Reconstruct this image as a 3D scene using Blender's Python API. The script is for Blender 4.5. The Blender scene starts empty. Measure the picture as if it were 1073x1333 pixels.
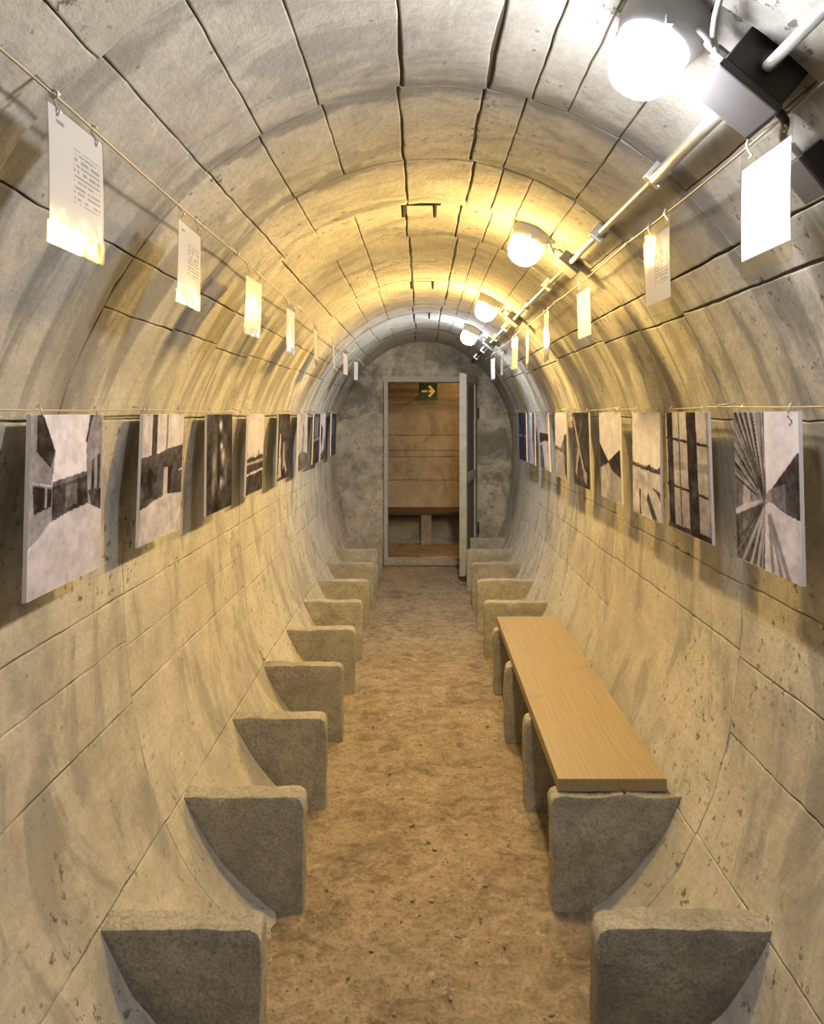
import bpy, bmesh, math, random
import numpy as np
from mathutils import Vector, Matrix

scene = bpy.context.scene
COL = scene.collection
random.seed(7)
EYE = 1.6
# ------------------------------------------------------------------ camera
cam_data = bpy.data.cameras.new('camera')
cam_data.sensor_fit = 'HORIZONTAL'
cam_data.sensor_width = 36.0
cam_data.lens = 36.0 * 900.0 / 1073.0
cam_data.shift_x = -10.5 / 1073.0
cam_data.shift_y = -128.5 / 1073.0
cam_data.clip_start = 0.02
cam = bpy.data.objects.new('camera', cam_data)
cam.location = (0, 0, EYE)
cam.rotation_euler = (math.radians(90), 0, 0)
COL.objects.link(cam)
scene.camera = cam
# ------------------------------------------------------------------ world, exposure
world = bpy.data.worlds.new('world')
scene.world = world
world.use_nodes = True
world.node_tree.nodes['Background'].inputs[0].default_value = (0.0, 0.0, 0.0, 1)
scene.view_settings.view_transform = 'Standard'
scene.view_settings.look = 'None'
scene.view_settings.gamma = 1.0
scene.view_settings.use_curve_mapping = False
scene.view_settings.exposure = -0.16
scene.cycles.adaptive_threshold = 0.02
# lamps of the tunnel: depth, colour, emission strength of the globe
LAMPS = [
    (1.17, (0.97, 0.97, 1.0), 720.0, 'largest and nearest glowing bulkhead lamp, white, beside the big dark junction box'),
    (2.52, (1.0, 0.65, 0.205), 1080.0, 'second glowing bulkhead lamp from the front, warm yellow, just past the ceiling ledge'),
    (4.03, (1.0, 0.64, 0.195), 1650.0, 'third glowing bulkhead lamp from the front, small and warm yellow'),
    (5.42, (0.90, 0.95, 1.0), 720.0, 'farthest glowing bulkhead lamp in the tunnel, cool white, nearest the door'),
]

# ------------------------------------------------------------------ helpers
def tag(o, label=None, cat=None, group=None, kind=None):
    if label: o['label'] = label
    if cat: o['category'] = cat
    if group: o['group'] = group
    if kind: o['kind'] = kind
    return o

def empty(name, loc=(0, 0, 0), label=None, cat=None, group=None, kind=None):
    o = bpy.data.objects.new(name, None)
    o.empty_display_size = 0.05
    o.location = loc
    COL.objects.link(o)
    return tag(o, label, cat, group, kind)

def link(name, me, mat=None, parent=None, smooth=True):
    o = bpy.data.objects.new(name, me)
    COL.objects.link(o)
    if mat is not None and not me.materials:
        me.materials.append(mat)
    if smooth:
        me.polygons.foreach_set('use_smooth', [True] * len(me.polygons))
    if parent is not None:
        o.parent = parent
        o.matrix_parent_inverse = Matrix.Translation(-Vector(parent.location)) if parent.type == 'EMPTY' else Matrix()
    return o

def mesh_of(name, v, f):
    me = bpy.data.meshes.new(name)
    me.from_pydata([tuple(p) for p in v], [], [tuple(q) for q in f])
    me.update()
    return me

class MB:
    """collects simple solids into one mesh (world coordinates)"""
    def __init__(self): self.bm = bmesh.new()
    def box(self, c, s, rot=None, bevel=0.0):
        m = Matrix.Translation(Vector(c)) @ (rot.to_4x4() if rot else Matrix()) @ Matrix.Diagonal((s[0], s[1], s[2], 1))
        r = bmesh.ops.create_cube(self.bm, size=1.0, matrix=m)
        if bevel:
            es = list({e for v in r['verts'] for e in v.link_edges})
            bmesh.ops.bevel(self.bm, geom=es, offset=bevel, segments=2, affect='EDGES', profile=0.6)
        return self
    def tube(self, pts, r, n=8, cap=True):
        pts = [Vector(p) for p in pts]
        rs = r if isinstance(r, (list, tuple)) else [r] * len(pts)
        rings = []
        t0 = (pts[1] - pts[0]).normalized()
        up = Vector((0, 0, 1)) if abs(t0.z) < 0.9 else Vector((1, 0, 0))
        u = t0.cross(up).normalized()
        for i, p in enumerate(pts):
            a = pts[max(i - 1, 0)]; b = pts[min(i + 1, len(pts) - 1)]
            t = (b - a).normalized()
            u = (u - t * u.dot(t)).normalized()
            w = t.cross(u)
            rings.append([self.bm.verts.new(p + (u * math.cos(2 * math.pi * k / n) + w * math.sin(2 * math.pi * k / n)) * rs[i]) for k in range(n)])
        for i in range(len(rings) - 1):
            for k in range(n):
                self.bm.faces.new((rings[i][k], rings[i][(k + 1) % n], rings[i + 1][(k + 1) % n], rings[i + 1][k]))
        if cap:
            self.bm.faces.new(rings[0][::-1]); self.bm.faces.new(rings[-1])
        return self
    def lathe(self, prof, origin, axis, n=24):
        axis = Vector(axis).normalized(); o = Vector(origin)
        up = Vector((0, 1, 0)) if abs(axis.y) < 0.9 else Vector((1, 0, 0))
        u = axis.cross(up).normalized(); w = axis.cross(u)
        rings = []
        for (r, h) in prof:
            if r < 1e-5:
                rings.append([self.bm.verts.new(o + axis * h)])
            else:
                rings.append([self.bm.verts.new(o + axis * h + (u * math.cos(2 * math.pi * k / n) + w * math.sin(2 * math.pi * k / n)) * r) for k in range(n)])
        for a, b in zip(rings, rings[1:]):
            for k in range(n):
                k2 = (k + 1) % n
                if len(a) == 1 and len(b) == 1: continue
                if len(a) == 1: self.bm.faces.new((a[0], b[k2], b[k]))
                elif len(b) == 1: self.bm.faces.new((a[k], a[k2], b[0]))
                else: self.bm.faces.new((a[k], a[k2], b[k2], b[k]))
        if len(rings[0]) > 1: self.bm.faces.new(rings[0])
        if len(rings[-1]) > 1: self.bm.faces.new(rings[-1][::-1])
        return self
    def build(self, name, mat, parent=None, smooth=False):
        bmesh.ops.recalc_face_normals(self.bm, faces=self.bm.faces)
        me = bpy.data.meshes.new(name)
        self.bm.to_mesh(me); self.bm.free()
        return link(name, me, mat, parent, smooth)

def ang_smooth(o, deg=40):
    me = o.data
    me.polygons.foreach_set('use_smooth', [True] * len(me.polygons))
    bm = bmesh.new(); bm.from_mesh(me)
    for e in bm.edges:
        if len(e.link_faces) == 2 and e.calc_face_angle(0) > math.radians(deg): e.smooth = False
    bm.to_mesh(me); bm.free()
    return o

# numpy value noise -------------------------------------------------
def _hash(ix, iy, iz, seed):
    n = (ix.astype(np.int64) * 374761393 + iy.astype(np.int64) * 668265263 + iz.astype(np.int64) * 2147483647 + seed * 974634777)
    n = (n ^ (n >> 13)) * 1274126177
    n = n & 0x7fffffff
    n = (n ^ (n >> 16)) * 1103515245 & 0x7fffffff
    return (n & 0xffff) / 65535.0
def vnoise(x, y, z, seed=0):
    x = np.asarray(x, float); y = np.asarray(y, float); z = np.asarray(z, float)
    x, y, z = np.broadcast_arrays(x, y, z)
    ix, iy, iz = np.floor(x), np.floor(y), np.floor(z)
    fx, fy, fz = x - ix, y - iy, z - iz
    fx, fy, fz = [f * f * (3 - 2 * f) for f in (fx, fy, fz)]
    out = 0
    for a in (0, 1):
        for b in (0, 1):
            for c in (0, 1):
                w = (fx if a else 1 - fx) * (fy if b else 1 - fy) * (fz if c else 1 - fz)
                out = out + w * _hash(ix + a, iy + b, iz + c, seed)
    return out * 2 - 1
def fbm(x, y, z, seed=0, octs=3):
    t = 0; a = 1.0; s = 0
    for o in range(octs):
        k = 2 ** o
        t = t + a * vnoise(np.asarray(x) * k, np.asarray(y) * k, np.asarray(z) * k, seed + o); s += a; a *= 0.5
    return t / s

# materials ---------------------------------------------------------
class NT:
    def __init__(self, name):
        self.mat = bpy.data.materials.new(name); self.mat.use_nodes = True
        self.t = self.mat.node_tree; self.t.nodes.clear()
        self.out = self.t.nodes.new('ShaderNodeOutputMaterial')
        self.b = self.t.nodes.new('ShaderNodeBsdfPrincipled')
        self.t.links.new(self.b.outputs[0], self.out.inputs[0])
    def n(self, kind, **kw):
        nd = self.t.nodes.new('ShaderNode' + kind)
        for k, v in kw.items():
            if hasattr(nd, k): setattr(nd, k, v)
        return nd
    def set(self, sock, v):
        if hasattr(v, 'is_output') or isinstance(v, bpy.types.NodeSocket): self.t.links.new(v, sock)
        else: sock.default_value = v
    def coord(self, scale=(1, 1, 1), which='Object', loc=(0, 0, 0)):
        tc = self.n('TexCoord'); mp = self.n('Mapping')
        self.t.links.new(tc.outputs[which], mp.inputs[0])
        mp.inputs['Scale'].default_value = scale; mp.inputs['Location'].default_value = loc
        return mp.outputs[0]
    def noise(self, vec, scale, detail=4, rough=0.55, dist=0.0):
        nd = self.n('TexNoise'); self.t.links.new(vec, nd.inputs['Vector'])
        nd.inputs['Scale'].default_value = scale; nd.inputs['Detail'].default_value = detail
        nd.inputs['Roughness'].default_value = rough; nd.inputs['Distortion'].default_value = dist
        return nd.outputs['Fac']
    def ramp(self, fac, stops):
        nd = self.n('ValToRGB'); self.t.links.new(fac, nd.inputs[0])
        el = nd.color_ramp.elements
        while len(el) < len(stops): el.new(0.5)
        for e, (p, c) in zip(el, stops):
            e.position = p; e.color = (c, c, c, 1) if not isinstance(c, (tuple, list)) else (c[0], c[1], c[2], 1)
        return nd.outputs[0]
    def mix(self, fac, a, b, mode='MIX'):
        nd = self.n('MixRGB', blend_type=mode)
        for s, v in zip(nd.inputs, (fac, a, b)):
            if isinstance(v, bpy.types.NodeSocket): self.t.links.new(v, s)
            elif isinstance(v, (tuple, list)): s.default_value = (v[0], v[1], v[2], 1)
            else: s.default_value = v
        return nd.outputs[0]
    def math(self, op, a, b=0.0, c=0.0):
        nd = self.n('Math', operation=op)
        for s, v in zip(nd.inputs, (a, b, c)):
            if isinstance(v, bpy.types.NodeSocket): self.t.links.new(v, s)
            else: s.default_value = v
        return nd.outputs[0]
    def bump(self, h, strength=0.3, dist=0.01, prev=None):
        nd = self.n('Bump'); self.t.links.new(h, nd.inputs['Height'])
        nd.inputs['Strength'].default_value = strength; nd.inputs['Distance'].default_value = dist
        if prev is not None: self.t.links.new(prev, nd.inputs['Normal'])
        return nd.outputs[0]
    def base(self, c):
        s = self.b.inputs['Base Color']
        if isinstance(c, bpy.types.NodeSocket): self.t.links.new(c, s)
        else: s.default_value = (c[0], c[1], c[2], 1)

def plain(name, col, rough=0.5, metal=0.0, var=0.12, scale=40):
    m = NT(name)
    v = m.coord()
    f = m.noise(v, scale, 3)
    m.base(m.mix(f, tuple(c * (1 - var) for c in col), tuple(min(1, c * (1 + var)) for c in col)))
    m.b.inputs['Roughness'].default_value = rough
    m.b.inputs['Metallic'].default_value = metal
    return m.mat

def lining_material(name, light=(0.545, 0.527, 0.475), dark=(0.385, 0.37, 0.33), grey=(0.20, 0.197, 0.19), bands=True):
    """board-marked cast concrete: mottling, grey wash bands at the ring joints, run-down streaks, pores"""
    m = NT(name)
    v = m.coord()
    big = m.noise(v, 1.7, 4, 0.62, 0.4)
    mid = m.noise(v, 8.0, 4, 0.68)
    fine = m.noise(v, 55.0, 2, 0.6)
    grain = m.noise(m.coord((30, 1.2, 30)), 3.0, 2, 0.6)
    f = m.math('ADD', m.math('MULTIPLY', big, 0.5), m.math('MULTIPLY', mid, 0.5))
    col = m.mix(m.ramp(f, [(0.38, 0), (0.60, 1)]), dark, light)
    col = m.mix(m.math('MULTIPLY', m.ramp(grain, [(0.40, 1), (0.60, 0)]), 0.14), col, tuple(c * 0.75 for c in dark))
    col = m.mix(m.math('MULTIPLY', m.ramp(fine, [(0.40, 1), (0.54, 0)]), 0.18), col, tuple(c * 0.6 for c in dark))
    # grey cement wash, ragged patches
    g = m.noise(m.coord((1.0, 2.4, 1.0), loc=(3, 1, 7)), 2.2, 5, 0.66, 0.8)
    col = m.mix(m.math('MULTIPLY', m.ramp(g, [(0.515, 0), (0.61, 1)]), 0.66), col, tuple(c * 1.3 for c in grey))
    sep = m.n('SeparateXYZ'); m.t.links.new(v, sep.inputs[0])
    if bands:
        wob = m.math('ADD', m.math('MULTIPLY', m.math('SUBTRACT', big, 0.5), 0.30), m.math('MULTIPLY', m.math('SUBTRACT', mid, 0.5), 0.10))
        yy = m.math('ADD', sep.outputs['Y'], wob)
        tot = None
        for (c, w, a) in [(0.62, .06, .9), (1.10, .05, .8), (1.60, .045, 1.0), (2.04, .04, 1.0), (2.44, .03, .8), (2.95, .035, .5), (3.92, .03, .6), (4.82, .05, .7), (5.18, .05, 1.0), (6.2, .05, .7)]:
            d = m.math('ABSOLUTE', m.math('SUBTRACT', yy, c))
            mr = m.n('MapRange'); m.t.links.new(d, mr.inputs[0])
            mr.inputs[1].default_value = w * 1.2; mr.inputs[2].default_value = w * 0.6
            mr.inputs[3].default_value = 0; mr.inputs[4].default_value = a
            tot = mr.outputs[0] if tot is None else m.math('MAXIMUM', tot, mr.outputs[0])
        hb = m.n('MapRange'); m.t.links.new(sep.outputs['Z'], hb.inputs[0]); hb.inputs[1].default_value = 0.9; hb.inputs[2].default_value = 1.9; hb.inputs[3].default_value = 0.3
        brk = m.math('MULTIPLY', m.ramp(g, [(0.38, 0.4), (0.50, 1)]), hb.outputs[0])
        col = m.mix(m.math('MULTIPLY', m.math('MULTIPLY', tot, brk), 0.8), col, grey)
        # run-down streaks on the haunches of both flanks
        st = m.n('TexNoise'); cb = m.n('CombineXYZ')
        m.t.links.new(m.math('MULTIPLY', sep.outputs['Y'], 9.0), cb.inputs[0])
        m.t.links.new(m.math('MULTIPLY', sep.outputs['Z'], 1.3), cb.inputs[1])
        m.t.links.new(m.math('MULTIPLY', m.math('SIGN', sep.outputs['X']), 3.3), cb.inputs[2])
        m.t.links.new(cb.outputs[0], st.inputs['Vector']); st.inputs['Scale'].default_value = 1.0
        st.inputs['Detail'].default_value = 3; st.inputs['Distortion'].default_value = 0.5
        hz = m.n('MapRange'); m.t.links.new(sep.outputs['Z'], hz.inputs[0])
        hz.inputs[1].default_value = 1.45; hz.inputs[2].default_value = 1.72
        hz2 = m.n('MapRange'); m.t.links.new(sep.outputs['Z'], hz2.inputs[0])
        hz2.inputs[1].default_value = 2.14; hz2.inputs[2].default_value = 1.95
        k = m.math('MULTIPLY', m.ramp(st.outputs['Fac'], [(0.50, 0), (0.58, 1)]), m.math('MULTIPLY', hz.outputs[0], hz2.outputs[0]))
        col = m.mix(m.math('MULTIPLY', k, 0.70), col, tuple(c * 0.95 for c in grey))
    # mould / spall flecks where the patches are, and pores
    sp = m.noise(v, 30.0, 4, 0.7, 0.1)
    spm = m.math('MULTIPLY', m.ramp(sp, [(0.60, 0), (0.65, 1)]), m.ramp(big, [(0.49, 0), (0.58, 1)]))
    col = m.mix(m.math('MULTIPLY', spm, 0.8), col, (0.08, 0.068, 0.055))
    vo = m.n('TexVoronoi'); m.t.links.new(v, vo.inputs['Vector']); vo.inputs['Scale'].default_value = 17
    po = m.ramp(vo.outputs['Distance'], [(0.05, 1), (0.10, 0)])
    col = m.mix(m.math('MULTIPLY', po, 0.6), col, (0.12, 0.105, 0.085))
    oi = m.n('ObjectInfo')
    hv = m.n('HueSaturation'); m.t.links.new(col, hv.inputs['Color'])
    m.t.links.new(m.math('ADD', m.math('MULTIPLY', oi.outputs['Random'], 0.08), 0.96), hv.inputs['Value'])
    m.base(hv.outputs[0])
    m.b.inputs['Roughness'].default_value = 0.92
    m.b.inputs['Specular IOR Level'].default_value = 0.15
    rel = m.noise(m.coord((1, 0.8, 1)), 17.0, 5, 0.7)
    m.t.links.new(m.bump(rel, 0.5, 0.012), m.b.inputs['Normal'])
    return m.mat

def slab_material():
    m = NT('slab_concrete')
    v = m.coord()
    big = m.noise(v, 5.0, 6, 0.65, 0.5); mid = m.noise(v, 22, 5, 0.65); fine = m.noise(v, 110, 3, 0.6)
    f = m.math('ADD', m.math('MULTIPLY', big, 0.6), m.math('MULTIPLY', mid, 0.4))
    col = m.mix(m.ramp(f, [(0.36, 0), (0.62, 1)]), (0.27, 0.26, 0.232), (0.47, 0.45, 0.395))
    col = m.mix(m.math('MULTIPLY', m.ramp(fine, [(0.40, 1), (0.52, 0)]), 0.35), col, (0.11, 0.105, 0.095))
    oi = m.n('ObjectInfo')
    hv = m.n('HueSaturation'); m.t.links.new(col, hv.inputs['Color'])
    m.t.links.new(m.math('ADD', m.math('MULTIPLY', oi.outputs['Random'], 0.16), 0.90), hv.inputs['Value'])
    m.base(hv.outputs[0]); m.b.inputs['Roughness'].default_value = 0.92
    m.b.inputs['Specular IOR Level'].default_value = 0.2
    m.t.links.new(m.bump(m.noise(v, 26, 5, 0.72), 0.7, 0.014), m.b.inputs['Normal'])
    return m.mat

def floor_material():
    m = NT('trodden_earth')
    v = m.coord()
    big = m.noise(v, 3.2, 6, 0.65, 0.6); mid = m.noise(m.coord((1, 1.25, 1)), 13, 6, 0.68, 0.8); fine = m.noise(v, 70, 4, 0.65)
    f = m.math('ADD', m.math('MULTIPLY', big, 0.4), m.math('MULTIPLY', mid, 0.6))
    col = m.mix(m.ramp(f, [(0.38, 0), (0.50, 0.55), (0.64, 1)]), (0.165, 0.130, 0.096), (0.40, 0.335, 0.25))
    col = m.mix(m.math('MULTIPLY', m.ramp(fine, [(0.36, 1), (0.50, 0)]), 0.45), col, (0.10, 0.075, 0.055))
    col = m.mix(m.math('MULTIPLY', m.ramp(m.noise(m.coord(loc=(2, 9, 4)), 17, 5, 0.7), [(0.60, 0), (0.68, 1)]), 0.55), col, (0.50, 0.44, 0.35))
    m.base(col); m.b.inputs['Roughness'].default_value = 0.95
    m.b.inputs['Specular IOR Level'].default_value = 0.15
    m.t.links.new(m.bump(m.noise(v, 20, 5, 0.72, 0.5), 0.8, 0.022), m.b.inputs['Normal'])
    return m.mat

def wood_material():
    m = NT('pale_pine')
    v = m.coord((1, 1, 1))
    warp = m.noise(v, 1.6, 3)
    wv = m.n('TexWave', wave_type='BANDS', bands_direction='X')
    m.t.links.new(m.coord((1, 0.06, 1)), wv.inputs['Vector'])
    wv.inputs['Scale'].default_value = 16; wv.inputs['Distortion'].default_value = 5; wv.inputs['Detail'].default_value = 3; wv.inputs['Detail Scale'].default_value = 1.2
    gr = m.noise(m.coord((60, 1.5, 60)), 2.0, 4, 0.6)
    f = m.math('ADD', m.math('MULTIPLY', wv.outputs['Fac'], 0.12), m.math('MULTIPLY', gr, 0.88))
    col = m.mix(m.ramp(f, [(0.30, 0), (0.65, 1)]), (0.265, 0.205, 0.115), (0.34, 0.268, 0.158))
    # two darker cross seams / worn smudges
    sm = m.noise(m.coord((2.5, 9.0, 1)), 1.3, 4, 0.6, 0.6)
    col = m.mix(m.math('MULTIPLY', m.ramp(sm, [(0.58, 0), (0.68, 1)]), 0.45), col, (0.27, 0.18, 0.10))
    m.base(col); m.b.inputs['Roughness'].default_value = 0.55
    m.t.links.new(m.bump(gr, 0.15, 0.002), m.b.inputs['Normal'])
    return m.mat

def vcol_material(name, rough=0.45, trans=0.0):
    m = NT(name)
    a = m.n('Attribute'); a.attribute_name = 'print'
    m.base(a.outputs['Color']); m.b.inputs['Roughness'].default_value = rough
    m.b.inputs['Specular IOR Level'].default_value = 0.05
    if trans:
        tr = m.n('BsdfTranslucent'); m.t.links.new(a.outputs['Color'], tr.inputs[0])
        mx = m.n('MixShader'); mx.inputs[0].default_value = trans
        m.t.links.new(m.b.outputs[0], mx.inputs[1]); m.t.links.new(tr.outputs[0], mx.inputs[2])
        m.t.links.new(mx.outputs[0], m.out.inputs[0])
    return m.mat

def clear_material():
    m = NT('clear_plastic')
    tr = m.n('BsdfTransparent'); tr.inputs[0].default_value = (0.93, 0.92, 0.89, 1)
    gl = m.n('BsdfGlossy'); gl.inputs['Roughness'].default_value = 0.12
    nz = m.noise(m.coord(), 14, 2)
    m.t.links.new(m.bump(nz, 0.25, 0.01), gl.inputs['Normal'])
    fr = m.n('LayerWeight'); fr.inputs[0].default_value = 0.5
    mx = m.n('MixShader')
    m.t.links.new(m.math('ADD', m.math('MULTIPLY', m.math('POWER', fr.outputs['Facing'], 4.0), 0.6), 0.045), mx.inputs[0])
    m.t.links.new(tr.outputs[0], mx.inputs[1]); m.t.links.new(gl.outputs[0], mx.inputs[2])
    m.t.links.new(mx.outputs[0], m.out.inputs[0])
    m.t.nodes.remove(m.b)
    return m.mat

def glow_attr(o, p, ax, led):
    """an LED bulb shines along its axis: the collar of the globe glows less than its cap"""
    at = o.data.attributes.new('glow', 'FLOAT', 'POINT')
    for v in o.data.vertices:
        h = (v.co - p).dot(ax)
        at.data[v.index].value = float(np.interp(h, [.06, .085, .110, .128, .138], [.015, .05, .42, .62, .50])) if led else float(np.interp(h, [.06, .085, .110, .128, .138], [.09, .13, .32, .78, .9]))
def emit_material(name, col, s):
    m = NT(name)
    e = m.n('Emission'); e.inputs[0].default_value = (*col, 1)
    a = m.n('Attribute'); a.attribute_name = 'glow'
    m.t.links.new(m.math('MULTIPLY', a.outputs['Fac'], s), e.inputs[1])
    m.t.links.new(e.outputs[0], m.out.inputs[0]); m.t.nodes.remove(m.b)
    return m.mat

M_LIN = lining_material('board_marked_concrete')
M_END = lining_material('patched_end_wall', light=(0.56, 0.545, 0.50), dark=(0.21, 0.205, 0.19), grey=(0.09, 0.088, 0.085), bands=False)
M_JOINT = plain('open_joint', (0.10, 0.082, 0.062), 0.95)
M_SLAB = slab_material()
M_FLOOR = floor_material()
M_WOOD = wood_material()
M_FRAME = plain('lime_washed_frame', (0.40, 0.39, 0.40), 0.85, 0, 0.3, 18)
M_DOOR = plain('worn_grey_paint', (0.36, 0.36, 0.35), 0.7, 0, 0.35, 14)
M_GROOVE = plain('dark_groove', (0.12, 0.115, 0.11), 0.8, 0, 0.3, 14)
M_IRON = plain('rusty_iron', (0.055, 0.042, 0.035), 0.8, 0.2, 0.4, 60)
M_STEEL = plain('galvanised_steel', (0.62, 0.62, 0.60), 0.38, 0.75)
M_WIRE = plain('steel_wire', (0.38, 0.34, 0.28), 0.5, 0.6)
M_BOX = plain('grey_plastic_box', (0.15, 0.145, 0.145), 0.6)
M_BOXD = plain('dark_plastic', (0.045, 0.042, 0.04), 0.6)
M_LIDD = plain('dark_grey_lid', (0.075, 0.072, 0.075), 0.6)
M_WOODD = plain('dark_stained_wood', (0.085, 0.06, 0.035), 0.7, 0, 0.3, 20)
M_CABLE = plain('grey_cable', (0.33, 0.32, 0.31), 0.5)
M_CABLED = plain('dark_cable', (0.05, 0.045, 0.045), 0.5)
M_HOUSE = plain('light_grey_housing', (0.40, 0.40, 0.40), 0.55)
M_FOAM = plain('white_foam_board', (0.72, 0.70, 0.70), 0.7, 0, 0.04)
M_BACK = plain('grey_card_back', (0.30, 0.28, 0.26), 0.8)
M_PRINT = vcol_material('photo_print', 0.5)
M_SHEET = vcol_material('printed_sheet', 0.6, 0.30)
M_CLEAR = clear_material()
M_GREEN = plain('sign_green', (0.004, 0.052, 0.044), 0.5, 0, 0.08)
M_ARROW = plain('sign_arrow_cream', (0.75, 0.70, 0.50), 0.5, 0, 0.05)

# ------------------------------------------------------------------ tunnel cross-section
CX = 0.04; HC = 1.25; AX = 0.93; BU = 1.12; BL = 1.36; NL = 2.6
def half_width(h):
    d = h - HC
    if d >= 0: return AX * math.sqrt(max(0.0, 1 - (d / BU) ** 2))
    return AX * max(0.0, 1 - (-d / BL) ** NL) ** (1 / NL)
_hs = np.concatenate([np.linspace(-0.05, 1.25, 120), HC + BU * np.sin(np.linspace(0.001, math.pi / 2, 160))])
_hw = np.array([half_width(h) for h in _hs])
_px = np.concatenate([CX - _hw, (CX + _hw)[::-1][1:]]); _ph = np.concatenate([_hs, _hs[::-1][1:]])
_seg = np.hypot(np.diff(_px), np.diff(_ph)); _S = np.concatenate([[0], np.cumsum(_seg)]); STOT = _S[-1]
_tx = np.gradient(_px, _S); _th = np.gradient(_ph, _S); _tl = np.hypot(_tx, _th)
_nx, _nh = _th / _tl, -_tx / _tl      # inward normal (walking up the left flank, over the crown, down the right)
def sect(s):
    return np.interp(s, _S, _px), np.interp(s, _S, _ph), np.interp(s, _S, _nx), np.interp(s, _S, _nh)
_ang = np.unwrap(np.arctan2(_px, _ph - EYE))
def s_of_dir(dx, dy):
    """arc length at which a ray from the axis at eye height in direction (dx, dy up) meets the lining"""
    a = math.atan2(dx, dy)
    return float(np.interp(a, _ang, _S)) if _ang[-1] > _ang[0] else float(np.interp(-a, -_ang, _S))
Y0, Y1 = -3.4, 7.27
RINGS = [-3.4, -1.85, -0.4, 1.07, 2.48, 3.95, 5.20, 6.30, 7.27]      # ring joints with a small ledge
def ring_d(y):
    """each cast ring is a little thicker at its far end: leaves a ledge at the joint"""
    y = np.asarray(y, float); out = np.zeros_like(y)
    for a, b in zip(RINGS, RINGS[1:]):
        k = (y >= a) & (y < b + 1e-6)
        out = np.where(k, 0.016 * (y - a) / (b - a), out)
    return out

def ring_w(h): return np.clip((np.asarray(h, float) - 1.45) / 0.4, 0, 1)

def surf_noise(x, y, h):
    return 0.0055 * fbm(x * 1.6, y * 1.6, h * 1.6, 3, 2) + 0.0022 * fbm(x * 9, y * 9, h * 9, 11, 2)

def panel_mesh(s0, s1, y0, y1, g, seed, tomap, dfun, cell=0.032, proud=0.0):
    gs0, gs1, gy0, gy1 = g
    ns = max(3, int(round((s1 - s0) / cell))); ny = max(3, int(round((y1 - y0) / cell)))
    s_in = np.concatenate([[s0 + gs0 + 0.0026], np.linspace(s0 + gs0 + 0.0050, s1 - gs1 - 0.0050, ns - 1), [s1 - gs1 - 0.0026]])
    y_in = np.concatenate([[y0 + gy0 + 0.0026], np.linspace(y0 + gy0 + 0.0050, y1 - gy1 - 0.0050, ny - 1), [y1 - gy1 - 0.0026]])
    sv = np.concatenate([[s0 + gs0, s0 + gs0 + 0.0008], s_in, [s1 - gs1 - 0.0008, s1 - gs1]])
    yv = np.concatenate([[y0 + gy0, y0 + gy0 + 0.0008], y_in, [y1 - gy1 - 0.0008, y1 - gy1]])
    ds = np.concatenate([[-0.016, -0.0025], np.zeros(ns + 1), [-0.0025, -0.016]])
    dy = np.concatenate([[-0.016, -0.0025], np.zeros(ny + 1), [-0.0025, -0.016]])
    S, Y = np.meshgrid(sv, yv, indexing='ij')
    D = np.minimum(ds[:, None], dy[None, :])
    x, h, nx, nh = sect(S)
    # ragged arrises
    es = np.minimum(S - s0, s1 - S); ey = np.minimum(Y - y0, y1 - Y)
    wS = np.clip(1 - es / 0.03, 0, 1); wY = np.clip(1 - ey / 0.03, 0, 1)
    js = fbm(S * 55, Y * 55, 0.3, 41, 2) * 0.0032 + fbm(S * 9, Y * 9, 0.3, 42, 2) * 0.003
    gm = np.clip(fbm(0.5, Y * 6.5, seed * 0.37, 47, 3) * 2.2, -0.85, 1.4)
    js = js + np.where(S - s0 < s1 - S, gs0, -gs1) * gm
    jy = fbm(S * 30, Y * 30, 9.7, 43, 2) * 0.0034
    S2 = S + js * wS; Y2 = Y + jy * wY
    x, h, nx, nh = sect(S2)
    chip = np.maximum(0, fbm(S * 16, Y * 16, 2.2, seed + 9, 2) - 0.20) * 0.012 * np.maximum(wS, wY)
    d = D + proud + dfun(Y2) * ring_w(h) + surf_noise(x, Y2, h) - chip
    P = tomap(x + nx * d, Y2, h + nh * d)
    n1, n2 = S.shape
    idx = np.arange(n1 * n2).reshape(n1, n2)
    f = np.stack([idx[:-1, :-1], idx[:-1, 1:], idx[1:, 1:], idx[1:, :-1]], -1).reshape(-1, 4)
    me = bpy.data.meshes.new('panel')
    me.from_pydata(P.reshape(-1, 3).tolist(), [], f.tolist()); me.update()
    return me

def main_map(x, y, h): return np.stack([x, y, h], -1)

def shell_mesh(sa, sb, ya, yb, off, tomap, dfun):
    sv = np.linspace(sa, sb, max(8, int((sb - sa) / 0.06))); yv = np.arange(ya, yb + 0.001, 0.1)
    if yv[-1] < yb: yv = np.append(yv, yb)
    S, Y = np.meshgrid(sv, yv, indexing='ij')
    x, h, nx, nh = sect(S)
    vs, fs = [], []
    for k, o in enumerate((off, off - 0.12)):          # inner and outer skin: a solid lining
        d = o + dfun(Y) * ring_w(h)
        P = tomap(x + nx * d, Y, h + nh * d).reshape(-1, 3); vs.append(P)
    n1, n2 = S.shape; N = n1 * n2
    idx = np.arange(N).reshape(n1, n2)
    f = np.stack([idx[:-1, :-1], idx[:-1, 1:], idx[1:, 1:], idx[1:, :-1]], -1).reshape(-1, 4)
    rim = list(idx[0, :]) + list(idx[1:, -1]) + list(idx[-1, ::-1][1:]) + list(idx[::-1, 0][1:])
    side = [(rim[i], rim[i + 1], rim[i + 1] + N, rim[i] + N) for i in range(len(rim) - 1)]
    return mesh_of('lining', np.concatenate(vs), np.concatenate([f, f[:, ::-1] + N]).tolist() + side)

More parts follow.
